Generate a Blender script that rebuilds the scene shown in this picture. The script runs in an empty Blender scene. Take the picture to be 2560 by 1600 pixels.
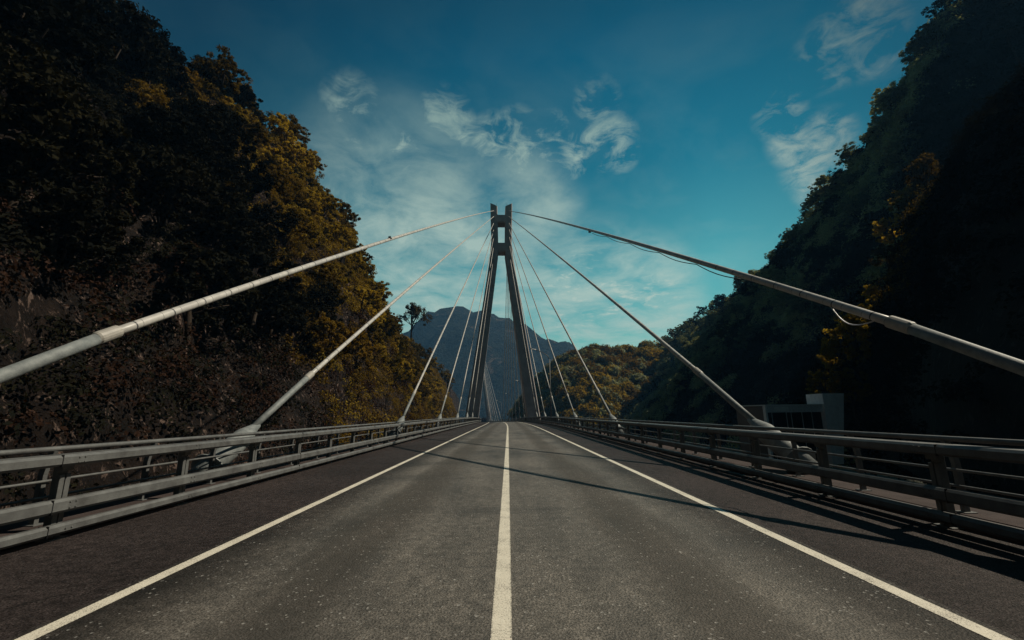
import bpy, math, random
import numpy as np
from mathutils import Vector, Matrix, noise, Quaternion
C = bpy.context.scene.collection
D = bpy.data
R = math.radians
random.seed(7)

# ------------------------------------------------------------------ camera
cam_d = D.cameras.new('camera')
cam = D.objects.new('camera', cam_d); C.objects.link(cam)
_p, _y, _r = R(12.0), R(0.62), R(0.65)
fwd = Vector((math.sin(_y)*math.cos(_p), math.cos(_y)*math.cos(_p), math.sin(_p)))
r0 = Vector((math.cos(_y), -math.sin(_y), 0)); u0 = r0.cross(fwd)
rt = math.cos(_r)*r0 - math.sin(_r)*u0; up = math.cos(_r)*u0 + math.sin(_r)*r0
M = Matrix(((rt.x, up.x, -fwd.x, 0.07), (rt.y, up.y, -fwd.y, 0.0), (rt.z, up.z, -fwd.z, 1.7), (0, 0, 0, 1)))
cam.matrix_world = M
cam_d.sensor_width = 36.0; cam_d.lens = 36.0*1100/2560
cam_d.clip_start = 0.05; cam_d.clip_end = 20000
bpy.context.scene.camera = cam

# ------------------------------------------------------------------ exposure
vs = bpy.context.scene.view_settings
vs.view_transform = 'Standard'; vs.look = 'None'; vs.gamma = 1.0; vs.use_curve_mapping = False
vs.exposure = 0.1

# ------------------------------------------------------------------ node helper
class NT:
    def __init__(s, nt): s.nt = nt; nt.nodes.clear()
    def n(s, t, **k):
        o = s.nt.nodes.new(t)
        for a, v in k.items():
            if a == 'i':
                for q, w in v.items(): o.inputs[q].default_value = w
            else: setattr(o, a, v)
        return o
    def l(s, a, b): s.nt.links.new(a, b)
    def math(s, op, a, b=None, c=None, clamp=False):
        o = s.nt.nodes.new('ShaderNodeMath'); o.operation = op; o.use_clamp = clamp
        for i, v in enumerate((a, b, c)):
            if v is None: continue
            if isinstance(v, (int, float)): o.inputs[i].default_value = v
            else: s.l(v, o.inputs[i])
        return o.outputs[0]
    def ramp(s, fac, stops):
        o = s.nt.nodes.new('ShaderNodeValToRGB'); e = o.color_ramp.elements
        while len(e) < len(stops): e.new(0.5)
        for i, (p, c) in enumerate(stops): e[i].position = p; e[i].color = tuple(c)+((1,) if len(c) == 3 else ())
        s.l(fac, o.inputs[0]); return o.outputs[0]
    def mix(s, fac, a, b, mode='MIX'):
        o = s.nt.nodes.new('ShaderNodeMixRGB'); o.blend_type = mode
        for i, v in enumerate((fac, a, b)):
            if isinstance(v, (int, float)): o.inputs[i].default_value = v
            elif isinstance(v, tuple): o.inputs[i].default_value = v+((1,) if len(v) == 3 else ())
            else: s.l(v, o.inputs[i])
        return o.outputs[0]
    def noise(s, vec, scale, detail=4, rough=0.55, dist=0.0):
        o = s.n('ShaderNodeTexNoise', i={'Scale': scale, 'Detail': detail, 'Roughness': rough, 'Distortion': dist})
        if vec is not None: s.l(vec, o.inputs['Vector'])
        return o.outputs[0]

# ------------------------------------------------------------------ sun + sky
SUN_EL, SUN_AZ = R(46.5), R(80)          # azimuth from +Y towards +X
sun_dir = Vector((math.sin(SUN_AZ)*math.cos(SUN_EL), math.cos(SUN_AZ)*math.cos(SUN_EL), math.sin(SUN_EL)))
sl = D.lights.new('sun', 'SUN'); sl.energy = 4.2; sl.angle = R(0.53); sl.color = (1.0, 0.90, 0.72)
so = D.objects.new('sun', sl); C.objects.link(so)
so.rotation_euler = sun_dir.to_track_quat('Z', 'Y').to_euler(); so.location = (0, 0, 200)

world = D.worlds.new('World'); bpy.context.scene.world = world; world.use_nodes = True
w = NT(world.node_tree)
sky = w.n('ShaderNodeTexSky', sky_type='NISHITA', sun_disc=False, sun_elevation=SUN_EL, sun_rotation=SUN_AZ,
          altitude=300, air_density=1.0, dust_density=0.6, ozone_density=2.5)
tc = w.n('ShaderNodeTexCoord'); gen = tc.outputs['Generated']
sx = w.n('ShaderNodeSeparateXYZ'); w.l(gen, sx.inputs[0])
zz = w.math('MAXIMUM', sx.outputs[2], 0.03)
# cloud plane coordinates
pv = w.n('ShaderNodeCombineXYZ')
zc = w.math('ADD', zz, 0.12)
w.l(w.math('DIVIDE', sx.outputs[0], zc), pv.inputs[0]); w.l(w.math('DIVIDE', sx.outputs[1], zc), pv.inputs[1])
P = pv.outputs[0]
def blob(d, deg, soft):
    v = Vector(d).normalized()
    vd = w.n('ShaderNodeVectorMath', operation='DOT_PRODUCT'); w.l(gen, vd.inputs[0]); vd.inputs[1].default_value = v
    mr = w.n('ShaderNodeMapRange', interpolation_type='SMOOTHSTEP')
    mr.inputs[1].default_value = math.cos(R(deg+soft)); mr.inputs[2].default_value = math.cos(R(max(deg-soft, 0)))
    w.l(vd.outputs['Value'], mr.inputs[0]); return mr.outputs[0]
def union(lst):
    a = lst[0]
    for b in lst[1:]: a = w.math('MAXIMUM', a, b)
    return a
SB = [((-0.297,0.75,0.591),1.52,2.61),((-0.277,0.776,0.566),1.71,2.61),((-0.247,0.798,0.549),1.52,2.32),((-0.21,0.818,0.535),1.42,2.32),((-0.189,0.837,0.514),0.95,1.89),((-0.126,0.793,0.596),1.42,2.61),((-0.094,0.809,0.58),0.95,2.03),((-0.025,0.826,0.563),1.52,2.46),((0.022,0.818,0.575),1.52,2.17),((0.068,0.836,0.545),1.9,2.32),((0.022,0.848,0.53),1.52,2.17),((0.092,0.814,0.573),1.14,2.03),((0.148,0.835,0.53),1.52,2.03),((0.184,0.821,0.54),1.71,2.17),((0.215,0.806,0.552),1.52,2.32),((0.182,0.769,0.613),1.14,2.17),((0.237,0.818,0.524),0.95,1.74),((0.538,0.617,0.573),1.52,2.32),((0.549,0.597,0.585),1.8,2.46),((0.56,0.577,0.595),1.71,2.9),((0.587,0.586,0.559),1.14,2.17),((0.524,0.706,0.476),1.23,2.03),((0.557,0.686,0.468),1.33,2.17),((0.555,0.714,0.427),1.52,2.17),((0.573,0.714,0.403),1.9,1.89),((0.495,0.696,0.52),0.95,2.03),((0.146,0.966,0.213),1.9,2.9)]+[((.17,.948,.27),3.5,4.5),((.25,.935,.25),3.5,4),((.31,.92,.24),2.5,3.5)]
BB = [((-.24,.87,.42),9,8),((-.122,.936,.329),10,7),((.04,.89,.44),4,5),((.19,.946,.255),8,4),((.285,.925,.25),6,3.5)]
small = union([blob(*b) for b in SB]); big = union([blob(*b) for b in BB])
n1 = w.noise(P, 3.6, 9, 0.62, 0.5); n2 = w.noise(P, 1.1, 8, 0.6, 0.4); n3 = w.noise(P, 11, 6, 0.65, 0.8)
def mr(v, a, b, lo=0, hi=1):
    o = w.n('ShaderNodeMapRange'); w.l(v, o.inputs[0])
    for i, q in enumerate((a, b, lo, hi)): o.inputs[i+1].default_value = q
    return o.outputs[0]
wis = w.math('MULTIPLY', small, mr(w.math('ADD', w.math('MULTIPLY', n1, .50), w.math('MULTIPLY', n3, .50)), .45, .60))
soft = w.math('MULTIPLY', big, mr(w.math('ADD', w.math('MULTIPLY', n2, .5), w.math('MULTIPLY', n1, .5)), .40, .58, .10, .90))
thin = mr(w.math('ADD', w.math('MULTIPLY', n2, .65), w.math('MULTIPLY', n1, .35)), .46, .70, 0, .18)
fac = w.math('MAXIMUM', w.math('MAXIMUM', w.math('MULTIPLY', wis, .85), w.math('MULTIPLY', soft, .80)), thin)
# clear-sky colour: the Nishita sky, deepened towards the zenith and graded teal
tint = w.ramp(sx.outputs[2], [(0.0, (.75, 1.15, .74)), (.30, (.36, 1.0, .72)), (.50, (.05, .56, .52)), (.68, (.004, .38, .42)), (.85, (.004, .2, .24))])
clear = w.mix(1.0, sky.outputs[0], w.mix(1.0, tint, (.9, .98, .91), 'MULTIPLY'), 'MULTIPLY')
cl = w.ramp(sx.outputs[2], [(0.0, (5.6, 6.3, 5.4)), (.38, (4.4, 5.4, 4.7)), (.58, (2.4, 3.4, 3.1)), (.75, (.5, 1.1, 1.3))])
skc = w.mix(fac, clear, cl)
vd = w.n('ShaderNodeVectorMath', operation='DOT_PRODUCT'); w.l(gen, vd.inputs[0]); vd.inputs[1].default_value = Vector((.06, .90, .36)).normalized()
skc = w.mix(1.0, skc, w.ramp(vd.outputs['Value'], [(.55, (.24, .24, .28)), (.76, (.42, .44, .50)), (.93, (1.05, 1.05, 1.02))]), 'MULTIPLY')
bg = w.n('ShaderNodeBackground', i={'Strength': 0.11}); w.l(skc, bg.inputs[0])
wo = w.n('ShaderNodeOutputWorld'); w.l(bg.outputs[0], wo.inputs[0])

# ------------------------------------------------------------------ materials
def newmat(name):
    m = D.materials.new(name); m.use_nodes = True
    t = NT(m.node_tree); o = t.n('ShaderNodeOutputMaterial'); return m, t, o
def simple(name, col, rough=.6, metal=0, var=.25, scale=6, bump=.0, bscale=40, spec=.5, col2=None):
    m, t, o = newmat(name)
    b = t.n('ShaderNodeBsdfPrincipled', i={'Roughness': rough, 'Metallic': metal, 'Specular IOR Level': spec})
    c = t.n('ShaderNodeTexCoord').outputs['Object']
    n = t.noise(c, scale, 6, .65)
    c2 = col2 or tuple(x*(1-var) for x in col)
    t.l(t.ramp(n, [(.32, c2), (.68, col)]), b.inputs['Base Color'])
    if bump:
        bn = t.n('ShaderNodeBump', i={'Strength': bump, 'Distance': .02}); t.l(t.noise(c, bscale, 6, .7), bn.inputs['Height']); t.l(bn.outputs[0], b.inputs['Normal'])
    t.l(b.outputs[0], o.inputs[0]); return m

def asphalt():
    m, t, o = newmat('asphalt')
    b = t.n('ShaderNodeBsdfPrincipled')
    c = t.n('ShaderNodeTexCoord').outputs['Object']
    s = t.n('ShaderNodeSeparateXYZ'); t.l(c, s.inputs[0]); X = s.outputs[0]
    mp = t.n('ShaderNodeMapping'); mp.inputs['Scale'].default_value = (1, .12, 1); t.l(c, mp.inputs[0])
    streak = t.noise(mp.outputs[0], 1.6, 6, .6); patch = t.noise(c, .28, 7, .65, .6)
    g1 = t.noise(c, 38, 5, .9); mot = t.noise(c, 7, 6, .75); g2 = t.n('ShaderNodeTexVoronoi', i={'Scale': 48.0}); t.l(c, g2.inputs[0])
    ax = t.math('ABSOLUTE', X)
    # the oil-darkened strip in the middle of each lane
    wob = t.math('MULTIPLY', t.math('SUBTRACT', streak, .5), .8)
    dl = t.math('ABSOLUTE', t.math('SUBTRACT', t.math('ADD', ax, wob), 1.95))
    mrn = t.n('ShaderNodeMapRange', interpolation_type='SMOOTHSTEP'); t.l(dl, mrn.inputs[0]); mrn.inputs[1].default_value = .15; mrn.inputs[2].default_value = .75
    lane = mrn.outputs[0]
    base = t.ramp(t.math('ADD', t.math('MULTIPLY', patch, .65), t.math('MULTIPLY', streak, .35)), [(.38, (.011, .0098, .0108)), (.62, (.090, .080, .073))])
    base = t.mix(lane, t.mix(1, base, (.34, .32, .33), 'MULTIPLY'), base)
    ed = t.n('ShaderNodeMapRange', interpolation_type='SMOOTHSTEP'); t.l(t.math('ADD', ax, wob), ed.inputs[0]); ed.inputs[1].default_value = 2.55; ed.inputs[2].default_value = 3.55
    base = t.mix(ed.outputs[0], base, t.mix(1, base, (.40, .38, .39), 'MULTIPLY'))
    # shoulders laid in a browner, duller mix
    sh = t.n('ShaderNodeMapRange'); t.l(ax, sh.inputs[0]); sh.inputs[1].default_value = 3.84; sh.inputs[2].default_value = 3.92
    base = t.mix(sh.outputs[0], base, t.ramp(patch, [(.3, (.014, .011, .0118)), (.7, (.032, .025, .0255))]))
    grain = t.ramp(g1, [(.42, (.08, .08, .08)), (.58, (2.4, 2.4, 2.35))])
    base = t.mix(1, base, grain, 'MULTIPLY')
    base = t.mix(1, base, t.ramp(mot, [(.36, (.45, .45, .46)), (.62, (1.55, 1.55, 1.5))]), 'MULTIPLY')
    sp = t.math('GREATER_THAN', t.math('MULTIPLY', g2.outputs['Color'], 1.0), .90)
    base = t.mix(t.math('MULTIPLY', t.math('MULTIPLY', sp, .6), t.math('SUBTRACT', 1.0, t.math('MULTIPLY', sh.outputs[0], .85))), base, (.34, .33, .31))
    # small dark blemishes
    mb_ = t.n('ShaderNodeMapping'); mb_.inputs['Scale'].default_value = (.6, 1.6, 1); t.l(c, mb_.inputs[0])
    vb = t.n('ShaderNodeTexVoronoi', i={'Scale': .7}); t.l(mb_.outputs[0], vb.inputs[0])
    dn = t.math('ADD', vb.outputs['Distance'], t.math('MULTIPLY', t.math('SUBTRACT', t.noise(c, 9, 4, .7), .5), .22))
    base = t.mix(t.math('MULTIPLY', t.math('LESS_THAN', dn, .05), .75), base, (.006, .006, .006))
    nv = t.n('ShaderNodeTexNoise', i={'Scale': 1.3, 'Detail': 5.0}); t.l(c, nv.inputs['Vector'])
    wv = t.n('ShaderNodeVectorMath', operation='MULTIPLY_ADD'); t.l(nv.outputs['Color'], wv.inputs[0]); wv.inputs[1].default_value = (1.2, 1.2, 0); t.l(c, wv.inputs[2])
    vc = t.n('ShaderNodeTexVoronoi', feature='DISTANCE_TO_EDGE', i={'Scale': .22}); t.l(wv.outputs[0], vc.inputs[0])
    ck = t.math('MULTIPLY', t.math('LESS_THAN', vc.outputs['Distance'], .0035), t.math('GREATER_THAN', t.noise(c, .17, 3, .5), .54))
    base = t.mix(t.math('MULTIPLY', ck, .7), base, (.006, .006, .006))
    t.l(base, b.inputs['Base Color'])
    rr = t.n('ShaderNodeMapRange'); t.l(g1, rr.inputs[0]); rr.inputs[1].default_value = .3; rr.inputs[2].default_value = .7; rr.inputs[3].default_value = .78; rr.inputs[4].default_value = .55
    t.l(t.math('ADD', rr.outputs[0], t.math('MULTIPLY', t.math('SUBTRACT', 1.0, lane), .12)), b.inputs['Roughness']); t.l(t.mix(t.math('MAXIMUM', sh.outputs[0], t.math('MULTIPLY', ed.outputs[0], .75)), (1.0, 1.0, 1.0), (.15, .15, .15)), b.inputs['Specular IOR Level'])
    b.inputs['IOR'].default_value = 1.5; b.inputs['Specular Tint'].default_value = (1, .94, .82, 1)
    bn = t.n('ShaderNodeBump', i={'Strength': .8, 'Distance': .012}); t.l(t.math('ADD', g1, g2.outputs['Distance']), bn.inputs['Height']); t.l(bn.outputs[0], b.inputs['Normal'])
    t.l(b.outputs[0], o.inputs[0]); return m

def paint():
    m, t, o = newmat('road_paint')
    b = t.n('ShaderNodeBsdfPrincipled', i={'Roughness': .55})
    c = t.n('ShaderNodeTexCoord').outputs['Object']
    g = t.noise(c, 90, 3, .8); p = t.noise(c, 3.0, 5, .6)
    a = t.math('ADD', t.math('MULTIPLY', g, .75), t.math('MULTIPLY', p, .25))
    sp_ = t.n('ShaderNodeSeparateXYZ'); t.l(c, sp_.inputs[0]); ax = t.math('ABSOLUTE', sp_.outputs[0])
    e = t.math('MINIMUM', ax, t.math('ABSOLUTE', t.math('SUBTRACT', ax, 3.75)))
    ed = t.math('MULTIPLY', t.math('MAXIMUM', t.math('SUBTRACT', e, .068), 0.0), t.math('MULTIPLY', t.math('LESS_THAN', sp_.outputs[1], 48.0), 5.5))
    a = t.math('SUBTRACT', a, ed)
    a = t.math('SUBTRACT', a, t.math('MULTIPLY', t.math('MAXIMUM', t.math('SUBTRACT', t.noise(c, .9, 5, .7), .58), 0.0), .45))
    t.l(t.ramp(a, [(.39, (.14, .125, .11)), (.47, (.66, .61, .50)), (.7, (.80, .75, .64))]), b.inputs['Base Color'])
    bn = t.n('ShaderNodeBump', i={'Strength': .5, 'Distance': .004}); t.l(g, bn.inputs['Height']); t.l(bn.outputs[0], b.inputs['Normal'])
    t.l(b.outputs[0], o.inputs[0]); return m

def cable_mat():
    m, t, o = newmat('cable_sheath')
    b = t.n('ShaderNodeBsdfPrincipled', i={'Roughness': .42})
    c = t.n('ShaderNodeTexCoord').outputs['Object']
    s = t.n('ShaderNodeSeparateXYZ'); t.l(c, s.inputs[0])
    fr = t.math('FRACT', t.math('MULTIPLY', s.outputs[2], 1.0)); ring = t.math('LESS_THAN', fr, .035)
    ang = t.math('DIVIDE', t.math('ARCTAN2', s.outputs[1], s.outputs[0]), 2*math.pi)
    fh = t.math('FRACT', t.math('ADD', t.math('MULTIPLY', s.outputs[2], 1.9), ang)); hel = t.math('MULTIPLY', t.math('LESS_THAN', fh, .035), .55)
    f = t.math('MAXIMUM', ring, hel)
    base = t.ramp(t.noise(c, 2.5, 5, .6), [(.3, (.36, .35, .33)), (.7, (.58, .565, .53))])
    t.l(t.mix(f, base, (.045, .045, .05)), b.inputs['Base Color'])
    t.l(b.outputs[0], o.inputs[0]); return m

def leafmat(name, cols, trans=.30, scale=.35, rough=.55):
    m, t, o = newmat(name)
    c = t.n('ShaderNodeNewGeometry').outputs['Position']
    oi = t.n('ShaderNodeObjectInfo')
    a = t.math('ADD', t.math('MULTIPLY', t.noise(c, scale, 4, .7), .7), t.math('MULTIPLY', oi.outputs['Random'], .3))
    a = t.math('ADD', a, t.math('MULTIPLY', t.math('SUBTRACT', t.noise(c, 5.0, 2, .5), .5), .5))
    n = len(cols); col = t.ramp(a, [(.25+.5*i/(n-1), k) for i, k in enumerate(cols)])
    b = t.n('ShaderNodeBsdfPrincipled', i={'Roughness': rough, 'Specular IOR Level': .0}); t.l(col, b.inputs['Base Color'])
    tr = t.n('ShaderNodeBsdfTranslucent'); t.l(t.mix(1, col, (1.5, 1.3, .5), 'MULTIPLY'), tr.inputs[0])
    mx = t.n('ShaderNodeMixShader', i={0: trans}); t.l(b.outputs[0], mx.inputs[1]); t.l(tr.outputs[0], mx.inputs[2])
    t.l(mx.outputs[0], o.inputs[0]); return m

def hillmat(name, c1, c2, c3, rock):
    m, t, o = newmat(name)
    b = t.n('ShaderNodeBsdfPrincipled', i={'Roughness': .9, 'Specular IOR Level': .15})
    c = t.n('ShaderNodeTexCoord').outputs['Object']
    mp = t.n('ShaderNodeMapping'); mp.inputs['Scale'].default_value = (1, 1, .45); t.l(c, mp.inputs[0])
    n = t.noise(mp.outputs[0], .5, 9, .7); n2 = t.noise(mp.outputs[0], 1.7, 8, .75, .6)
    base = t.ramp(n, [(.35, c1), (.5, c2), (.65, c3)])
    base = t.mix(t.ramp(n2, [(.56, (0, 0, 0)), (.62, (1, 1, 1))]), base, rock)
    t.l(base, b.inputs['Base Color'])
    bn = t.n('ShaderNodeBump', i={'Strength': 1.0, 'Distance': .8}); t.l(n2, bn.inputs['Height']); t.l(bn.outputs[0], b.inputs['Normal'])
    t.l(b.outputs[0], o.inputs[0]); return m

ASPH = asphalt(); PAINT = paint(); CABLE = cable_mat()
GALV = simple('galvanised_steel', (.145, .15, .148), .55, .1, .35, 3.2, .3, 60, col2=(.07, .07, .07))
GALVP = simple('galvanised_pipe', (.24, .26, .255), .6, 0, .4, 5, .35, 60, col2=(.11, .125, .13))
COLLAR = simple('collar_plastic', (.42, .40, .36), .5, 0, .3, 7)
CONC = simple('pylon_concrete', (.56, .51, .50), .9, 0, .3, .6, .8, 9, .2)
KERB = simple('kerb_concrete', (.065, .048, .045), .9, 0, .4, 2.5, .6, 30, .2)
DECKM = simple('deck_concrete', (.20, .19, .18), .9, 0, .3, .8, .5, 12, .2)
WHITE = simple('white_panel', (.82, .82, .80), .55, 0, .2, 2)
FRAME = simple('frame_metal', (.75, .75, .76), .5, .2, .3, 4)
DARKG = simple('dark_mesh', (.010, .011, .013), .35, 0, .3, 3)
BLACK = simple('black_wire', (.012, .012, .013), .5, 0, .2, 5)
BARK = simple('bark', (.055, .042, .032), .95, 0, .5, 6, .9, 14, .1)
L_GOLD = leafmat('leaves_gold', [(.014, .014, .005), (.085, .066, .014), (.24, .17, .028), (.50, .37, .055)], .40)
L_RIM = leafmat('leaves_gold_painted_glow', [(.03, .026, .008), (.15, .11, .022), (.32, .23, .04), (.55, .42, .08)], .62)  # brighter, more translucent copy of the gold; backlight glow put into the colour
L_OLIVE = leafmat('leaves_olive', [(.012, .012, .006), (.060, .043, .011), (.13, .085, .017), (.20, .125, .024)], .32)
L_DARK = leafmat('leaves_dark', [(.005, .006, .005), (.011, .011, .008), (.020, .018, .009)], .12)  # near-black leaf colour; on the near left hill it stands in for shade
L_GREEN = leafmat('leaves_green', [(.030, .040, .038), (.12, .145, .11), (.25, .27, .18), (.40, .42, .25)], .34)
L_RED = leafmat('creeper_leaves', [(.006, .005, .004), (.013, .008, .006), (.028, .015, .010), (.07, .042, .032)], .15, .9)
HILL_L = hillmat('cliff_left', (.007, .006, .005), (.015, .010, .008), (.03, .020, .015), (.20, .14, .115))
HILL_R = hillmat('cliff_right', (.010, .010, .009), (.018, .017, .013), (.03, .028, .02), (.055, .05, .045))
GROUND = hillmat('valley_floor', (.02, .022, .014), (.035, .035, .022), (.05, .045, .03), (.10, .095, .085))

# ------------------------------------------------------------------ mesh helpers
class MB:
    def __init__(s): s.v = []; s.f = []
    def box(s, x0, x1, y0, y1, z0, z1, T=None):
        b = len(s.v)
        for x in (x0, x1):
            for y in (y0, y1):
                for z in (z0, z1): s.v.append((x, y, z) if T is None else T(x, y, z))
        for q in ((0, 1, 3, 2), (4, 6, 7, 5), (0, 4, 5, 1), (2, 3, 7, 6), (0, 2, 6, 4), (1, 5, 7, 3)): s.f.append([b+i for i in q])
        return s
    def loft(s, rings, cap=True, close=True):
        b = len(s.v); n = len(rings[0])
        for r in rings: s.v.extend([tuple(p) for p in r])
        for i in range(len(rings)-1):
            for j in range(n if close else n-1):
                k = (j+1) % n
                s.f.append([b+i*n+j, b+i*n+k, b+(i+1)*n+k, b+(i+1)*n+j])
        if cap: s.f.append([b+j for j in range(n)][::-1]); s.f.append([b+(len(rings)-1)*n+j for j in range(n)])
        return s
    def tube(s, pts, rad, seg=8, cap=True):
        pts = [Vector(p) for p in pts]; rings = []
        rad = rad if isinstance(rad, (list, tuple)) else [rad]*len(pts)
        ref = None
        for i, p in enumerate(pts):
            d = (pts[min(i+1, len(pts)-1)]-pts[max(i-1, 0)]).normalized()
            if ref is None: ref = d.orthogonal().normalized()
            ref = (ref-d*ref.dot(d)).normalized(); q = d.cross(ref)
            rings.append([p+rad[i]*(math.cos(a)*ref+math.sin(a)*q) for a in [2*math.pi*k/seg for k in range(seg)]])
        return s.loft(rings, cap)
    def build(s, name, mat, parent=None, smooth=False, bevel=0):
        me = D.meshes.new(name); me.from_pydata(s.v, [], s.f); me.update()
        if not isinstance(mat, (list, tuple)): mat = [mat]
        for m_ in mat: me.materials.append(m_)
        if smooth: me.polygons.foreach_set('use_smooth', [True]*len(me.polygons))
        o = D.objects.new(name, me); C.objects.link(o)
        if parent is not None: o.parent = parent
        if bevel:
            bv = o.modifiers.new('b', 'BEVEL'); bv.width = bevel; bv.segments = 2; bv.limit_method = 'ANGLE'
        return o
def tag(o, label=None, cat=None, group=None, kind=None):
    if label: o['label'] = label
    if cat: o['category'] = cat
    if group: o['group'] = group
    if kind: o['kind'] = kind
    return o
def empty(name, loc=(0, 0, 0), rz=0):
    o = D.objects.new(name, None); C.objects.link(o); o.location = loc; o.rotation_euler = (0, 0, rz); o.empty_display_size = .3
    return o
def dup(root, keep=None):
    r = root.copy(); C.objects.link(r)
    for ch in root.children:
        c = ch.copy(); C.objects.link(c); c.parent = r
        for g in ch.children:
            d = g.copy(); C.objects.link(d); d.parent = c
    return r

# ------------------------------------------------------------------ alignment of the bridge
def cx(y):
    if y < 50: return 0.0
    if y < 250: return -(y-50)**2/3800
    return -10.526-(y-250)*.10526
def cz(y):
    if y < 40: return 0.0
    if y < 150: return -(y-40)**2/12300
    return -.984-(y-150)*.01789
def hd(y):
    if y < 50: return 0.0
    return min((y-50)/1900, .10526)
def W(X, y, z=0.0):
    a = hd(y); return (cx(y)+X*math.cos(a), y+X*math.sin(a), cz(y)+z)
YS = [-14+2.0*i for i in range(132)]+[250+6*i for i in range(1, 41)]
def sweep(prof, ys=YS):
    return MB().loft([[W(px, y, pz) for px, pz in prof] for y in ys], cap=True)
def sheet(x0, x1, z, ys=YS):
    m = MB()
    for y in ys: m.v += [W(x0, y, z), W(x1, y, z)]
    for i in range(len(ys)-1): m.f.append([2*i, 2*i+1, 2*i+3, 2*i+2])
    return m

# ------------------------------------------------------------------ bridge deck (structure)
tag(sweep([(-8.7, -1.6), (8.7, -1.6), (8.7, -.03), (-8.7, -.03)]).build('bridge_deck', DECKM), kind='structure')
tag(sheet(-6.62, 6.62, 0).build('road', ASPH), kind='structure')
tag(sheet(-.085, .085, .004).build('centre_line', PAINT), kind='structure')
for s in (-1, 1):
    tag(sheet(s*3.75-.08, s*3.75+.08, .004).build('edge_line', PAINT), kind='structure')
    e = s
    tag(sweep([(e*6.60, -.025), (e*6.60, .10), (e*6.64, .13), (e*8.6, .13), (e*8.6, -.025)][::s]).build('kerb', KERB), kind='structure')

# ------------------------------------------------------------------ guardrails
def rbox(x0, x1, z0, z1, r):
    return [(x0+r, z0), (x1-r, z0), (x1, z0+r), (x1, z1-r), (x1-r, z1), (x0+r, z1), (x0, z1-r), (x0, z0+r)]
def guardrail(s):
    g = empty('guardrail', (s*6.4, 0, 0))
    tag(g, 'grey steel guardrail with three box beams along the %s edge of the road' % ('left' if s < 0 else 'right'), 'guardrail', 'guardrails along the road')
    inv = lambda o: (setattr(o, 'location', (-s*6.4, 0, 0)), o)[1]
    ysr = [y for y in YS if y <= 400]
    for nm, x0, x1, z0, z1 in (('top_rail', 6.28, 6.62, 1.03, 1.19), ('middle_rail', 6.30, 6.46, .385, .575), ('lower_rail', 6.30, 6.44, .09, .235)):
        pr = [(s*a, b) for a, b in rbox(x0, x1, z0, z1, .035)][::s]
        inv(sweep(pr, ysr).build(nm, GALV, g))
    # joint sleeves where beam lengths meet
    for k in range(11):
        y = 6.6+k*7.5
        for (x0, x1, z0, z1) in ((6.277, 6.623, 1.027, 1.193), (6.297, 6.463, .382, .578), (6.297, 6.443, .087, .238)):
            inv(MB().box(s*x0, s*x1, y, y+.012, z0, z1, lambda x, yy, z: W(x, yy, z)).build('joint_plate', DARKG, g))
    pm = MB()
    pm.box(-.085, -.008, 0, .05, .0, .90); pm.box(.008, .085, 0, .05, 0, .90)     # two channels, slot between
    pm.box(-.08, .08, .052, .12, 0, 1.02)
    pm.box(-.09, .09, -.02, .05, .95, 1.028)
    pm.box(-.15, .15, -.05, .20, -.01, .018)
    for bz, by in ((1.14, -.2), (1.07, -.2), (.52, -.18), (.44, -.18), (.16, -.18)):
        for bx in (-.045, .045): pm.tube([(bx, by-.014, bz), (bx, by+.02, bz)], .014, 6)
    pm.box(-.06, .06, -.06, 0, .42, .54); pm.box(-.06, .06, -.06, 0, .12, .21)
    me = None
    for k in range(64):
        y = -5.6+2.5*k
        if me is None:
            o = pm.build('post', GALV, g, bevel=.006); me = o.data; first = o
        else:
            o = first.copy(); C.objects.link(o); o.parent = g
        p = Vector(W(s*6.48, y, .012 if False else 0))
        o.location = p-Vector((s*6.4, 0, 0)); o.rotation_euler = (0, 0, hd(y)+(R(90) if s < 0 else R(-90)))
    return g
def railing(s):
    g = empty('pedestrian_railing', (s*7.1, 0, 0))
    tag(g, 'tubular steel railing behind the %s guardrail, between it and the stay cables' % ('left' if s < 0 else 'right'), 'railing', 'tubular railings at the deck edges')
    inv = lambda o: (setattr(o, 'location', (-s*7.1, 0, 0)), o)[1]
    ysr = [y for y in YS if y <= 300]
    def tb(nm, X, z, r):
        inv(MB().tube([W(s*X, y, z) for y in ysr], r, 8).build(nm, GALV, g, smooth=True))
    tb('handrail', 7.02, 1.235, .042)
    for z in (1.0, .76, .52, .28): tb('rail_tube', 7.06, z, .021)
    pm = MB(); prof = [(.10, .13), (.10, .85), (.07, 1.03), (.0, 1.20)]
    pm.loft([[(-.035, a-.045, z), (.035, a-.045, z), (.035, a+.045, z), (-.035, a+.045, z)] for a, z in prof])
    pm.box(-.09, .09, 0, .2, .125, .145)
    first = None
    for k in range(76):
        y = -6.8+2.0*k
        if first is None: first = o = pm.build('post', GALV, g, bevel=.004)
        else: o = first.copy(); C.objects.link(o); o.parent = g
        p = Vector(W(s*7.02, y, 0)); o.location = p-Vector((s*7.1, 0, 0)); o.rotation_euler = (0, 0, hd(y)+(R(90) if s < 0 else R(-90)))
for s in (-1, 1): guardrail(s); railing(s)

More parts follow.
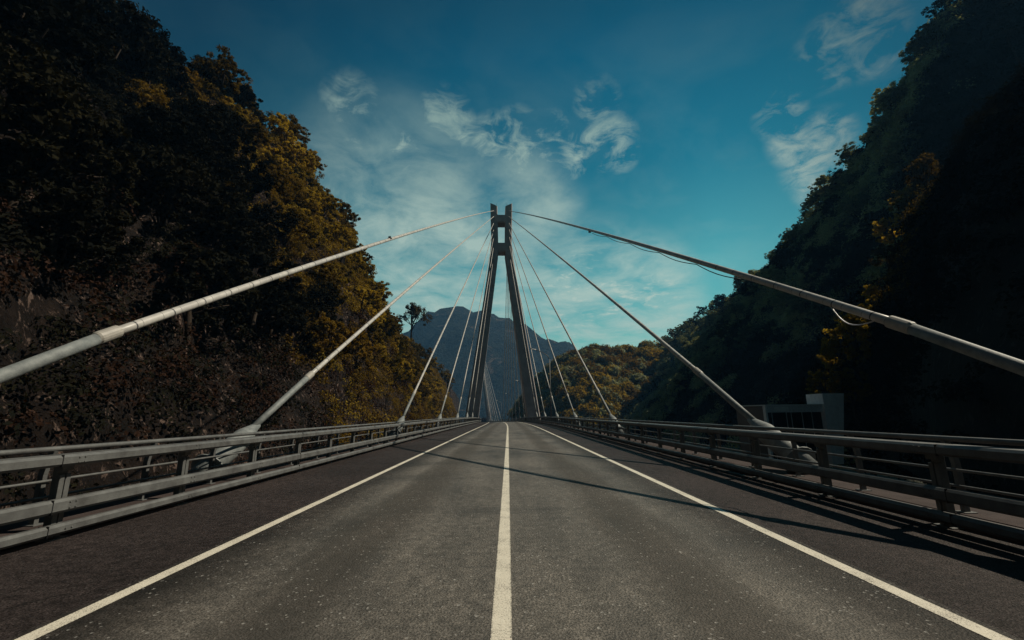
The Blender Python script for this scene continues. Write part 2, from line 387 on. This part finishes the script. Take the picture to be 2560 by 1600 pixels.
# ------------------------------------------------------------------ pylons
def pylon(y, label, off=0.0):
    a = hd(y); base = Vector((cx(y)+off, y, cz(y))); g = empty('pylon', base, a)
    tag(g, label, 'bridge tower', 'concrete bridge towers')
    def yd(z): return 1.9+(64-z)*.010
    zs = [-26, 0, 12, 24, 36, 48, 51.5, 58, 62]
    def xo(z): return 10.35-(10.35-2.96)*z/49.8 if z < 49.8 else 2.96+(z-49.8)*.0235
    def xi(z): return 6.75-(6.75-.93)*z/48.8 if z < 48.8 else .93+(z-48.8)*.018
    for s in (-1, 1):
        rings = []
        for z in zs+[63.2]:
            d = yd(z); r = .18; A, B = xi(z), xo(z); zt = z
            ring = [(A+r, -d), (B-r, -d), (B, -d+r), (B, d-r), (B-r, d), (A+r, d), (A, d-r), (A, -d+r)]
            if z > 63:   # slanted top, outer corner higher
                rings.append([(s*x, yy, 63.2+(x-A)/(B-A)*1.0) for x, yy in ring])
            else: rings.append([(s*x, yy, zt) for x, yy in ring])
        if s < 0: rings = [r[::-1] for r in rings]
        leg = MB().loft(rings).build('leg', CONC, g)
        # anchorage niches with small lights on the face
    for z0, z1 in ((57.9, 60.4), (48.8, 51.5)):
        A = xi(z0)+.4
        bm = MB(); d = yd(z0)-.03
        bm.box(-A, A, -d, d, z0+.3, z1); bm.box(-A+.1, A-.1, -d+.3, d-.3, z0, z0+.3)
        bm.build('crossbeam', CONC, g)
    bm = MB(); bm.box(-xi(-3)-.5, xi(-3)+.5, -1.8, 1.8, -4.6, -1.7); bm.build('deck_beam', CONC, g)
    for s in (-1, 1):
        m = MB()
        for k in range(4):
            t = .15+.23*k; x = xi(63.2)+(xo(63.2)-xi(63.2))*t
            m.tube([(s*x, -1.2+.7*k, 63.1), (s*x, -1.2+.7*k, 64.3+t)], .04, 6)
        m.build('lightning_rod', BLACK, g)
    return g
PY1, PY2 = 124.0, 384.0
pylon(PY1, 'dark concrete A-shaped tower nearest the camera, standing astride the road', -.05)
pylon(PY2, 'far concrete A-shaped tower mostly hidden behind the left leg of the near tower', 0)

# ------------------------------------------------------------------ stay cables
def stay(s, ya, py, zt, label, bow=0.0, side=-1, near=False, detail=False, dx=0):
    A = Vector(W(s*7.6, ya, .5)); B = Vector(W(s*2.05, py, 0)); a = hd(py)
    B = Vector((cx(py)-.05*(py < 200), py, cz(py)))+Matrix.Rotation(a, 3, 'Z') @ Vector((s*2.2, side*1.0, zt))
    d = (B-A); L = d.length; zax = d.normalized(); yax = (Vector((0, 0, 1))-zax*zax.z).normalized(); xax = yax.cross(zax)
    g = empty('stay_cable', A)
    g.rotation_mode = 'QUATERNION'
    g.rotation_quaternion = Matrix((xax, yax, zax)).transposed().to_quaternion()
    tag(g, label, 'stay cable', 'stay cables of the bridge')
    def bw(q):
        t = max(0, min(1, q/L)); return bow*math.sqrt(t)*(1-t)*(1 if t > .0 else 0)
    if near: zs = [5.2]+[6+1.5*i for i in range(20)]+[36+(L-36)*i/16 for i in range(1, 17)]
    else: zs = [5.2]+[5.2+(L-5.2)*i/12 for i in range(1, 13)]
    cab = MB().tube([(0, bw(q), q) for q in zs], .088, 14 if near else 7).build('cable', CABLE, g, smooth=True)
    MB().tube([(0, bw(5.4)*q/5.4, q) for q in (1.8, 3.2, 4.4, 5.4)], .103, 16 if near else 8).build('steel_pipe', GALVP, g, smooth=True)
    c = MB().tube([(0, bw(5.3), 5.2), (0, bw(5.3), 5.24), (0, bw(5.65), 5.65), (0, bw(5.65), 5.67)], [.104, .122, .122, .09], 16 if near else 8).build('collar', COLLAR, g, smooth=False)
    n = 24 if near else 8
    sock = MB().tube([(0, 0, -.5), (0, 0, .75), (0, 0, 1.25), (0, 0, 1.33), (0, 0, 1.85), (0, 0, 2.0)], [.27, .285, .28, .265, .125, .108], n).build('anchor_socket', GALVP, g, smooth=True)
    if near:
        m = MB(); m.tube([(0, 0, -.2), (0, 0, -.17)], .42, 18); m.build('socket_flange', GALVP, sock)
    return g
NA = [3.2, 12, 31, 49, 67, 86, 104]; NT_ = [62.1, 60.3, 58.3, 56.4, 54.2, 51.8, 49.0]
FA = [144, 162, 180, 198, 216, 234, 250]; FT = NT_[::-1]
wnear = ['thick %s stay cable running out of the frame beside the camera', 'second thick %s stay cable, flaring into a socket just behind the guardrail',
         'third %s stay cable counted from the camera, socket beyond the nearest two', 'fourth %s stay cable counted from the camera toward the near tower',
         'fifth %s stay cable counted from the camera toward the near tower', 'sixth %s stay cable, last but one before the near tower leg', 'innermost thin %s stay cable landing right before the near tower leg']
ordn = ['first', 'second', 'third', 'fourth', 'fifth', 'sixth', 'seventh']
for s, sn in ((-1, 'left'), (1, 'right')):
    for k in range(7):
        g = stay(s, NA[k]+(.3 if (k == 0 and s < 0) else 0), PY1, NT_[k], wnear[k] % sn, bow=(1.5, .6, .2, 0, 0, 0, 0)[k], near=k < 3)
        if k == 0 and s < 0:
            m = MB(); m.box(-.04, .04, .085, .22, 24.0, 24.3); m.box(-.11, .11, .07, .12, 24.05, 24.25); m.location = None
            o = m.build('clamp', BLACK, g); o.location = (0, .49, 0)
        if k == 0 and s > 0:
            L0 = 137
            def bwv(q): t = q/L0; return 1.5*math.sqrt(t)*(1-t)
            pts = []
            for a_, b_ in ((10.5, 13.5), (13.5, 17), (17, 21), (21, 25.5), (25.5, 30)):
                for i in range(6):
                    t = i/6; q = a_+(b_-a_)*t; pts.append((0, bwv(q)-.11-.10*math.sin(math.pi*t), q))
            MB().tube(pts, .016, 6).build('wire', BLACK, g, smooth=True)
            pts = [(0, bwv(6+1.0*t)-.09-.22*math.sin(math.pi*t), 6.0+1.1*t) for t in [i/10 for i in range(11)]]
            MB().tube(pts, .014, 6).build('wire', FRAME, g, smooth=True)
            MB().box(-.06, .06, bwv(30)-.19, bwv(30)-.07, 29.9, 30.2).build('clamp', BLACK, g)
    for k in range(7):
        stay(s, FA[k], PY1, FT[k], 'thin %s stay cable beyond the near tower, %s one counted from its leg' % (sn, ordn[k]), side=1)
    for k in range(7):
        stay(s, PY2-20-17*(6-k)-(4 if k == 0 else 0), PY2, NT_[k], 'thin %s stay cable of the far tower, %s one counted from mid-span' % (sn, ordn[k]), side=-1)

# ------------------------------------------------------------------ street lamps
def lamp():
    g = empty('street_lamp', (0, 0, 0))
    pole = MB().tube([(0, 0, .1), (0, 0, 4), (0, 0, 10.2)], [.10, .085, .06], 10).build('pole', GALV, g, smooth=True)
    MB().box(-.2, .2, -.2, .2, .1, .16).build('base_plate', GALV, pole)
    arm = MB().tube([(0, 0, 10.2), (-.25, 0, 10.75), (-1.0, 0, 11.25), (-2.2, 0, 11.75)], [.06, .05, .045, .04], 8).build('arm', GALV, g, smooth=True)
    h = MB().loft([[(x, -wd, 11.75+(-x-2.1)*.2+lo) for wd, lo in ((wq, -.05), (-wq, -.05), (-wq*.7, .08), (wq*.7, .08))] for x, wq in ((-2.1, .08), (-2.35, .17), (-2.8, .16), (-2.95, .06))])
    for f in h.f: pass
    h.build('lamp_head', WHITE, arm)
    return g
lp = lamp()
lampy = [70, 130, 190, 250, 310]
lab = ['tall grey street lamp on the right edge between the near stay cables', 'street lamp on the right edge just beyond the near tower leg', 'small distant street lamp seen between the tower legs, highest lamp head of the far three',
       'small distant street lamp between the tower legs, middle of the far three', 'faintest and lowest street lamp head seen between the tower legs']
for i, y in enumerate(lampy):
    o = lp if i == 0 else dup(lp)
    o.location = W(6.85, y); o.rotation_euler = (0, 0, hd(y)); tag(o, lab[i], 'street lamp', 'street lamps along the bridge')

# ------------------------------------------------------------------ terrain
def lerp(a, b, t): return a+(b-a)*t
class Hill:
    """front face from a toe line up to a ridge line, plus a back side"""
    def __init__(s, toe, ridge, ease=.8, amp=2.0, seed=0, back=(0, 0, -60), namp=.11):
        s.toe = [Vector(p) for p in toe]; s.ridge = [Vector(p) for p in ridge]; s.ease = ease; s.amp = amp; s.seed = seed; s.back = Vector(back); s.n = namp
    def pt(s, u, v):
        def L(l, u):
            q = u*(len(l)-1); i = min(int(q), len(l)-2); return l[i].lerp(l[i+1], q-i)
        a = L(s.toe, u); b = L(s.ridge, u)
        if v <= 1:
            p = a.lerp(b, v); p.z = a.z+(b.z-a.z)*(v**s.ease)
        else:
            p = b+s.back*(v-1)
        k = min(1, v*3)*s.amp
        q = p*s.n+Vector((s.seed, 0, 0))
        nz = noise.fractal(q, .9, 2.1, 5)
        out = Vector((-(b-a).y*0+(a-b).x, (a-b).y, 0)).normalized()
        return p+out*nz*k*1.6+Vector((0, 0, nz*k*.6))
    def mesh(s, name, mat, nu, nv, label=None):
        m = MB()
        vs_ = [1.0*j/nv for j in range(nv+1)]+[1+.25*j for j in range(1, 5)]
        for i in range(nu+1):
            for v in vs_: m.v.append(tuple(s.pt(i/nu, v)))
        k = len(vs_)
        for i in range(nu):
            for j in range(k-1): m.f.append([i*k+j, i*k+j+1, (i+1)*k+j+1, (i+1)*k+j])
        o = m.build(name, mat, smooth=True); tag(o, kind='structure'); return o
    def nrm(s, u, v):
        e = .01; a = s.pt(min(u+e, 1), v)-s.pt(max(u-e, 0), v); b = s.pt(u, min(v+e, 1.5))-s.pt(u, v-e if v > e else 0)
        n = a.cross(b).normalized(); return n if n.z > 0 else -n

LT = [(-26, -60, -12), (-24, -20, -11), (-21, 10, -9), (-19, 35, -7), (-19, 60, -7), (-21, 85, -7), (-23, 110, -8), (-25, 140, -8), (-28, 180, -9), (-29, 230, -10), (-31, 290, -12), (-39, 370, -14), (-50, 460, -16)]
LR = [(-84, -60, 86), (-82, -20, 80), (-78, 18, 72), (-68, 46, 54), (-63, 66, 61), (-58, 90, 70), (-53.5, 110, 65), (-52.5, 128, 48), (-52, 146, 37), (-49, 172, 34), (-44, 226, 28.5), (-39, 292, 21), (-46, 420, 16)]
hill_left = Hill(LT, LR, .72, 2.6, 3.1, (-60, 0, -8))
RT = [(46, -40, -8), (50, 20, -8), (54, 76, -7), (58, 105, -7), (60, 150, -8), (60, 200, -9), (58, 260, -10), (54, 330, -12)]
RR = [(170, 0, 60), (158, 80, 104), (140.4, 113.4, 125), (148.5, 145.8, 114.2), (152.6, 191.7, 98.6), (149.9, 232.2, 83.8), (144.5, 288.9, 69.6), (136.4, 369.9, 58.8)]
hill_right = Hill(RT, RR, 1.15, 3.0, 9.7, (80, 0, 0))
NTt = [(24, -60, -8), (24, -20, -7), (25, 10, -6), (33, 35, -5), (44, 50, -5), (51, 62, -5), (60, 74, -5), (72, 84, -5)]
NRr = [(84, -60, 48), (82, -20, 48), (78, 15, 50), (71, 38, 50), (67, 52, 41), (64, 61, 30), (72, 70, 19), (84, 80, 15)]
hill_near = Hill(NTt, NRr, .55, 1.6, 21.0, (30, 6, 0))
FTt = [(10, 300, -14), (22, 280, -13), (36, 265, -12), (55, 258, -12), (80, 258, -12), (110, 265, -10)]
FRr = [(4, 400, 2), (22, 360, 24), (40, 348, 41), (64, 345, 51), (88, 345, 50), (125, 345, 52)]
hill_far = Hill(FTt, FRr, .62, 4.0, 31.0, (0, 90, -20))
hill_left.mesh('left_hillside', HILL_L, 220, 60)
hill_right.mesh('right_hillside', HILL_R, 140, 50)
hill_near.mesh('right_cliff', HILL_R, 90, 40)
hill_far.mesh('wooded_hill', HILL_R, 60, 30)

# ground out to the horizon
m = MB(); S = 9000; N = 40
for i in range(N+1):
    for j in range(N+1):
        m.v.append((-S+2*S*i/N, -S+2*S*j/N, -17.0))
for i in range(N):
    for j in range(N): m.f.append([i*(N+1)+j, (i+1)*(N+1)+j, (i+1)*(N+1)+j+1, i*(N+1)+j+1])
tag(m.build('ground', GROUND), kind='structure')

# far mountain
def mtmat():
    m, t, o = newmat('mountain_forest')
    b = t.n('ShaderNodeBsdfPrincipled', i={'Roughness': .95, 'Specular IOR Level': .1})
    c = t.n('ShaderNodeTexCoord').outputs['Object']
    n = t.noise(c, .012, 10, .72, .3); n2 = t.noise(c, .05, 8, .75)
    base = t.ramp(n2, [(.38, (.003, .005, .006)), (.62, (.032, .038, .028))])
    mp = t.n('ShaderNodeMapping'); mp.inputs['Scale'].default_value = (1, 1, 2.2); t.l(c, mp.inputs[0])
    sc = t.ramp(t.noise(mp.outputs[0], .011, 7, .62, 1.2), [(.615, (0, 0, 0)), (.64, (1, 1, 1))])
    base = t.mix(sc, base, (.10, .08, .06)); t.l(base, b.inputs['Base Color'])
    bn = t.n('ShaderNodeBump', i={'Strength': 1.0, 'Distance': 26.0}); t.l(n2, bn.inputs['Height']); t.l(bn.outputs[0], b.inputs['Normal'])
    t.l(b.outputs[0], o.inputs[0]); return m
MT = mtmat()
prof = [(-1500, 60), (-900, 190), (-480, 243), (-420, 274), (-365, 311), (-297, 360), (-233, 391), (-165, 393), (-65, 358), (51, 314), (173, 262), (215, 244), (324, 160), (444, 105), (700, 120), (1400, 40)]
m = MB(); nx, ny = 150, 40
for i in range(nx+1):
    x = -1500+2900*i/nx
    h = np.interp(x, [p[0] for p in prof], [p[1] for p in prof])
    for j in range(ny+1):
        t = j/ny; y = 1150+1150*t
        sh = math.sin(math.pi*min(1, t/ .48)/2)**.9 if t < .48 else max(0, 1-(t-.48)/.52)
        q = Vector((x*.0045, y*.0045, 2.0)); nz = noise.ridged_multi_fractal(q, .9, 2.2, 6, 1.0, 2.0)-1.0
        q2 = Vector((x*.03, y*.03, 5.0)); n4 = noise.fractal(q2, .8, 2.2, 5)
        z = -20+(h+14)*sh+nz*62*(math.sin(math.pi*min(1, t/.96)))*(1 if abs(t-.48) > .06 else .15)+n4*7
        m.v.append((x, y, z))
for i in range(nx):
    for j in range(ny): m.f.append([i*(ny+1)+j, (i+1)*(ny+1)+j, (i+1)*(ny+1)+j+1, i*(ny+1)+j+1])
tag(m.build('mountain', MT, smooth=True), kind='structure')
def mast(x, y, z, h, label):
    g = empty('antenna_mast', (x, y, z))
    MB().tube([(0, 0, -6), (0, 0, h*.6), (0, 0, h)], [1.0, .7, .3], 6).build('mast', FRAME, g)
    MB().box(-1.8, 1.8, -.6, .6, h*.62, h*.66).build('crossarm', FRAME, g)
    tag(g, label, 'mast', 'masts on the mountain top')
mast(-205, 1702, 392, 26, 'tiny antenna mast on the far mountain summit, the left one'); mast(-186, 1702, 392, 20, 'tiny antenna mast on the far mountain summit, the right one')

# ------------------------------------------------------------------ foliage
def quads_mesh(name, cen, nor, size, mats, idx=None, rng=None):
    """one leaf-shaped quad per centre"""
    n = len(cen); r = rng
    t = r.normal(size=(n, 3)); t -= nor*(t*nor).sum(1)[:, None]; t /= np.linalg.norm(t, axis=1)[:, None]+1e-9
    b = np.cross(nor, t); sz = size[:, None]
    v = np.empty((n, 4, 3)); bend = nor*sz*.22
    v[:, 0] = cen-t*sz; v[:, 1] = cen-b*sz*.55+bend; v[:, 2] = cen+t*sz; v[:, 3] = cen+b*sz*.55+bend
    me = D.meshes.new(name); me.vertices.add(n*4); me.vertices.foreach_set('co', v.reshape(-1).astype(np.float32))
    me.loops.add(n*4); me.loops.foreach_set('vertex_index', np.arange(n*4, dtype=np.int32))
    me.polygons.add(n); me.polygons.foreach_set('loop_start', np.arange(0, n*4, 4, dtype=np.int32))
    try: me.polygons.foreach_set('loop_total', np.full(n, 4, dtype=np.int32))
    except Exception: pass
    for m_ in mats: me.materials.append(m_)
    if idx is not None: me.polygons.foreach_set('material_index', idx.astype(np.int32))
    me.update(calc_edges=True); me.validate(); return me

def unit(v): return v/(np.linalg.norm(v, axis=-1, keepdims=True)+1e-9)
def crown(name, seed, Rr, H, lobes, nleaf, leaf, mat, open_=.0, z0=.35):
    r = np.random.default_rng(seed)
    # twig clumps: spheres of leaves around branch ends spread through an uneven crown volume
    main = []
    for i in range(lobes):
        d = unit(r.normal(size=3)); d[2] = abs(d[2])*.9-.25 if r.random() < .7 else d[2]
        rad = Rr*(.45+.55*r.random()**.5); c = np.array([d[0]*rad*.8, d[1]*rad*.8, H*z0+H*(1-z0)*.5+d[2]*H*(1-z0)*.5])
        main.append((c, Rr*(.20+.22*r.random())))
    cen = []; nor = []; 
    per = nleaf//lobes
    for c, q in main:
        sub = 9
        for k in range(sub):
            sd = unit(r.normal(size=3)); sc = c+sd*q*np.array([.95, .95, .7]); sr = q*(.20+.26*r.random())
            m_ = int(per/sub*(.5+r.random()))
            d = unit(r.normal(size=(m_, 3))); rr_ = sr*(r.random((m_, 1))**.45)
            cen.append(sc+d*rr_*np.array([1.15, 1.15, .8])); nor.append(unit(d*.7+r.normal(size=(m_, 3))*.6+np.array([0, 0, .45])))
    cen = np.concatenate(cen); nor = np.concatenate(nor)
    size = leaf*(.55+.8*r.random(len(cen)))
    return quads_mesh(name, cen, nor, size, [mat], rng=r), main
def make_tree(seed, Rr, H, lobes, nleaf, leaf, mat, z0=.35, limbs=True):
    g = empty('broadleaf_tree')
    me, main = crown('crown', seed, Rr, H, lobes, nleaf, leaf, mat, z0=z0)
    o = D.objects.new('crown', me); C.objects.link(o); o.parent = g
    r = random.Random(seed); m = MB()
    lean = (r.uniform(-.5, .5), r.uniform(-.5, .5))
    tp = [(0, 0, -1.5), (lean[0]*.3, lean[1]*.3, H*.25), (lean[0], lean[1], H*.55), (lean[0]*1.2, lean[1]*.8, H*.82)]
    m.tube(tp, [H*.032, H*.024, H*.015, H*.006], 7)
    for c, q in main[:: (1 if lobes < 14 else 2)]:
        z = H*(.22+.5*r.random()); t = z/H; s0 = Vector((lean[0]*t*1.3, lean[1]*t*1.3, min(z, c[2]-.2)))
        c = Vector(c); mid = s0.lerp(c, .5)+Vector((r.uniform(-.3, .3), r.uniform(-.3, .3), .25))
        m.tube([s0, mid, c], [H*.011, H*.007, H*.003], 5)
    m.build('trunk', BARK, g, smooth=True)
    return g

BIG = 24
protos = {
 'rim': [make_tree(500+i, 3.9, 8.0, 12, 5200, .20, L_RIM, .15) for i in range(2)],
 'gold': [make_tree(100+i, 3.9, 8.6, 15, 9500, .17, L_GOLD, .2) for i in range(3)],
 'olive': [make_tree(200+i, 4.1, 8.8, 16, 9500, .17, L_OLIVE, .18) for i in range(4)],
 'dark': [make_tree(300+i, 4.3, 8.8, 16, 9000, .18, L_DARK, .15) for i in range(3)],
 'green': [make_tree(400+i, 4.3, 8.4, 16, 8000, .19, L_GREEN, .18) for i in range(3)],
}
used = set()
def put(kind, p, scale, label, cat, group, rz=None):
    pr = random.choice(protos[kind])
    if pr.name in used: g = dup(pr)
    else: g = pr; used.add(pr.name)
    g.location = p; g.rotation_euler = (random.uniform(-.12, .12), random.uniform(-.12, .12), random.uniform(0, 6.28) if rz is None else rz); g.scale = (scale, scale, scale*random.uniform(.9, 1.12))
    tag(g, label, cat, group); return g

def scatter(h, n, sep, cond, rnd, vlo=0, vhi=1.0, ulo=0, uhi=1):
    out = []; tries = 0
    while len(out) < n and tries < n*60:
        tries += 1; u = rnd.uniform(ulo, uhi); v = rnd.uniform(vlo, vhi); p = h.pt(u, v)
        if not cond(p, u, v): continue
        if all((p-q[0]).length > sep for q in out): out.append((p, u, v))
    return out
rnd = random.Random(11)
# crest of the left hill: a row of trees along the skyline
GL = 'trees on the left hill'
u = 0.17
while u < .93:
    p = hill_left.pt(u, rnd.uniform(.93, 1.0))
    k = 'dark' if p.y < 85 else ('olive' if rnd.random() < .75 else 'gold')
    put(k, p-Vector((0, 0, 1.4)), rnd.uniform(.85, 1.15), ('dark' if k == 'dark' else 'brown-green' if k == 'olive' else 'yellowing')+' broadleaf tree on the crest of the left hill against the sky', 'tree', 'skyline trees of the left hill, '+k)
    u += (.0135 if p.y < 190 else .012)*rnd.uniform(.8, 1.2)
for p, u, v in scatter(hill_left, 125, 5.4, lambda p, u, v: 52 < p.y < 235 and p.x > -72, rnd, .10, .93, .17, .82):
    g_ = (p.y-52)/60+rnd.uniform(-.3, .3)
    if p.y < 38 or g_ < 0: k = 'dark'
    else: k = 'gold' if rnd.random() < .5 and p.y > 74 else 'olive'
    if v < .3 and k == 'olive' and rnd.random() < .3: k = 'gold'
    put(k, p-Vector((0, 0, 2.4)), rnd.uniform(.85, 1.2)*(1.15 if k == 'dark' else 1), {'dark': 'tree in the near part of the left hill, leaves painted dark for shade', 'gold': 'yellow-leaved tree lit by the sun on the left hillside', 'olive': 'brown-green leafy tree on the slope of the left hill'}[k], 'tree', {'dark': 'dark trees on the left hillside', 'gold': 'yellow trees on the left hillside', 'olive': 'brown-green trees on the left hillside'}[k])
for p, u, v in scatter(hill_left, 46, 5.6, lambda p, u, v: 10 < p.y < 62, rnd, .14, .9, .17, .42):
    put('dark', p-Vector((0, 0, 2.4)), rnd.uniform(1.0, 1.45), 'tree in the near part of the left hill, leaves painted dark for shade', 'tree', 'dark trees on the left hillside')
# right hill skyline
u = .29
while u < 1.0:
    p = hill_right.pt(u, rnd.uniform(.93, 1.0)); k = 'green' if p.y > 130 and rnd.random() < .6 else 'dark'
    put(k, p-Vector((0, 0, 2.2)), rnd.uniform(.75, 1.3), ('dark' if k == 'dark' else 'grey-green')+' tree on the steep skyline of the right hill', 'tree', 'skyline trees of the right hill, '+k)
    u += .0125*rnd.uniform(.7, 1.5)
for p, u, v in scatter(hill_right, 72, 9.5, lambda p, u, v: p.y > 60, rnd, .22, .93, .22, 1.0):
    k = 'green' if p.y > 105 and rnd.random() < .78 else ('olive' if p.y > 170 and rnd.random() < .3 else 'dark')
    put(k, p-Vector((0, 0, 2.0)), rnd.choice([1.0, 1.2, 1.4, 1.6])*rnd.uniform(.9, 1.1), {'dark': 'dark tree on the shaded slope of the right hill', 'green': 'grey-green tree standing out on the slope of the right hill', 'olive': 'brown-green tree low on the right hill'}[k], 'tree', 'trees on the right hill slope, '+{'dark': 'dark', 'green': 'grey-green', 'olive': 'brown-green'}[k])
# rim of the near right cliff
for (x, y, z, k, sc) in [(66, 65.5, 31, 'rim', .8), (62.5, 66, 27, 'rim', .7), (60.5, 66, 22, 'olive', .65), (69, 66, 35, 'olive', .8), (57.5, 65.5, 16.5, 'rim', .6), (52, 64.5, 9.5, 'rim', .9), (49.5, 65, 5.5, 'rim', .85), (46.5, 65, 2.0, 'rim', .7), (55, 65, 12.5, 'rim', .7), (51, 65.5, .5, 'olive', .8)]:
    put(k, (x, y, z), sc, {'rim': 'small tree on the rim of the right cliff, sun glow painted into its golden leaves', 'olive': 'small brown-green tree on the rim of the right cliff'}[k], 'tree', 'trees on the cliff rim, '+('golden' if k == 'rim' else 'brown-green'))
# lone leggy tree on the left crest and reddish tree at the road's far end
lone = make_tree(901, 6.6, 15.5, 13, 4200, .27, L_OLIVE, .45)
lone.location = (-45.5, 206, 33); lone.scale = (1.2, 1.2, 1.3); tag(lone, 'lone open-crowned tree rising above the far end of the left hill', 'tree')
redt = make_tree(905, 7.5, 9.0, 14, 5000, .35, L_RED, .1)
redt.location = (-24, 470, -13); redt.scale = (1.3, 1.3, 1.35); tag(redt, 'reddish autumn tree closing the view at the end of the bridge', 'tree')

# leafy undergrowth over each hill
def undergrowth(h, name, ncl, per, rad, leaf, mats, pick, seed, ulo, uhi, vlo, vhi, dome=False):
    r = np.random.default_rng(seed); rn = random.Random(seed)
    cs = []; ns = []; ix = []
    for i in range(ncl):
        u = rn.uniform(ulo, uhi); v = rn.uniform(vlo, vhi); p = h.pt(u, v); n = h.nrm(u, v)
        cs.append((p.x, p.y, p.z)); ns.append((n.x, n.y, n.z)); ix.append(pick(p, u, v, rn))
    cs = np.array(cs); ns = np.array(ns); ix = np.array(ix)
    keep = ix >= 0; cs, ns, ix = cs[keep], ns[keep], ix[keep]; n = len(cs)
    rr_ = rad*(.5+r.random((n, 1, 1)))
    d = unit(r.normal(size=(n, per, 3))); cen = cs[:, None]+ns[:, None]*rr_*.45+d*rr_*(r.random((n, per, 1))**.4)
    nor = unit(d*.6+ns[:, None]*.6+r.normal(size=(n, per, 3))*.5)
    if dome:      # rounded crowns: leaves on lumpy domes
        d[..., 2] = np.abs(d[..., 2])*1.1-.15
        lump = 1+.22*np.sin(d[..., :1]*7+cs[:, None, :1])*np.sin(d[..., 1:2]*6+cs[:, None, 1:2])
        cen = cs[:, None]+d*rad*(.55+.6*r.random((n, 1, 1)))*lump*(1-.18*r.random((n, per, 1)))
        nor = unit(d+r.normal(size=(n, per, 3))*.35)
    cen = cen.reshape(-1, 3); nor = nor.reshape(-1, 3)
    size = leaf*(.5+.9*r.random(len(cen)))
    me = quads_mesh(name, cen, nor, size, mats, np.repeat(ix, per), rng=r)
    o = D.objects.new(name, me); C.objects.link(o); tag(o, kind='stuff'); return o
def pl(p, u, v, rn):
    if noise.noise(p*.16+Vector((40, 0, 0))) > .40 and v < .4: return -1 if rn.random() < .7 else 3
    if p.y < 52: return 3 if v < .27 and rn.random() < .5 else 2  # near stretch takes the darkened leaves in place of shade
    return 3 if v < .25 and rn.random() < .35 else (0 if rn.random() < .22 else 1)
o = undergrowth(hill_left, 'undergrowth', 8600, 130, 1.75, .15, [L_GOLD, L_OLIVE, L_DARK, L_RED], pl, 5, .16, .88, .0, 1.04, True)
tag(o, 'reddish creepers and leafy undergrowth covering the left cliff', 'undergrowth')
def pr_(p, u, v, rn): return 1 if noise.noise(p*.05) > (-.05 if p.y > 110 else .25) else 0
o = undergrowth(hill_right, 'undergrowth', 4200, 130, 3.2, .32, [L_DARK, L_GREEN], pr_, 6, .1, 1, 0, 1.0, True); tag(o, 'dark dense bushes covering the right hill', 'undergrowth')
def pn_(p, u, v, rn):
    if p.y > 55 and v > .3: return 1 if rn.random() < .35 else 0
    return 0
o = undergrowth(hill_near, 'undergrowth', 2600, 110, 1.8, .19, [L_DARK, L_OLIVE], pn_, 8, 0, 1, .0, 1.08, True); tag(o, 'dark leaves hanging over the near right cliff', 'undergrowth')
def pf_(p, u, v, rn):
    q = noise.noise(p*.03+Vector((7, 0, 0)))
    return (1 if q > .12 else 0) if rn.random() < .72 else 2
o = undergrowth(hill_far, 'far_forest', 1500, 300, 4.6, .62, [L_OLIVE, L_GOLD, L_GREEN], pf_, 9, 0, 1, .0, 1.05, True); tag(o, 'brown and yellow forest covering the rounded hill beyond the bridge', 'forest')

# ------------------------------------------------------------------ tunnel portal gallery on the right
g = empty('gallery_building', (35.2, 54.5, -4.6)); g.scale = (.92, .92, .92)
tag(g, 'grey frame building with dark gridded glazing at the foot of the right cliff', 'building')
m = MB(); m.box(-3.9, 3.6, 0, .5, 6.6, 7.5); fas = m.build('fascia', FRAME, g)
MB().box(-2.9, -1.0, -.03, 0, 6.75, 7.35).build('pale_panel', WHITE, fas)
MB().box(-4.15, -3.9, -.1, .5, 0, 7.45).build('corner_post', WHITE, g)
MB().box(-4.2, 3.6, -.15, 8, 7.5, 7.62).build('roof', WHITE, g)
hall = MB().box(-3.9, 3.6, .5, 8, 0, 7.48).build('hall', DARKG, g)
m = MB()
for x in (-3.05, -1.1, -.45, 1.0, 2.3): m.box(x-.03, x+.03, .42, .49, 0, 6.6)
for z in (1.4, 2.9, 4.4): m.box(-3.9, 3.6, .44, .48, z-.02, z+.02)
m.build('glazing_bars', FRAME, hall)
m = MB(); m.loft([[(3.6, -.3, 0), (5.0, -.3, 0), (5.0, 3, 0), (3.6, 3, 0)], [(3.6, -.3, 9.0), (6.5, -.3, 9.0), (6.5, 3, 9.0), (3.6, 3, 9.0)]]); m.build('end_wall', WHITE, g)

# ------------------------------------------------------------------ air
hm = D.materials.new('air_haze'); hm.use_nodes = True; hn = NT(hm.node_tree); ho = hn.n('ShaderNodeOutputMaterial')
pv_ = hn.n('ShaderNodeVolumePrincipled', i={'Density': .00017, 'Anisotropy': .1}); pv_.inputs['Color'].default_value = (.16, .46, .86, 1)
hn.l(pv_.outputs[0], ho.inputs['Volume'])
tag(MB().box(-1600, 1600, -120, 2400, -22, 460).build('haze', hm), kind='stuff')
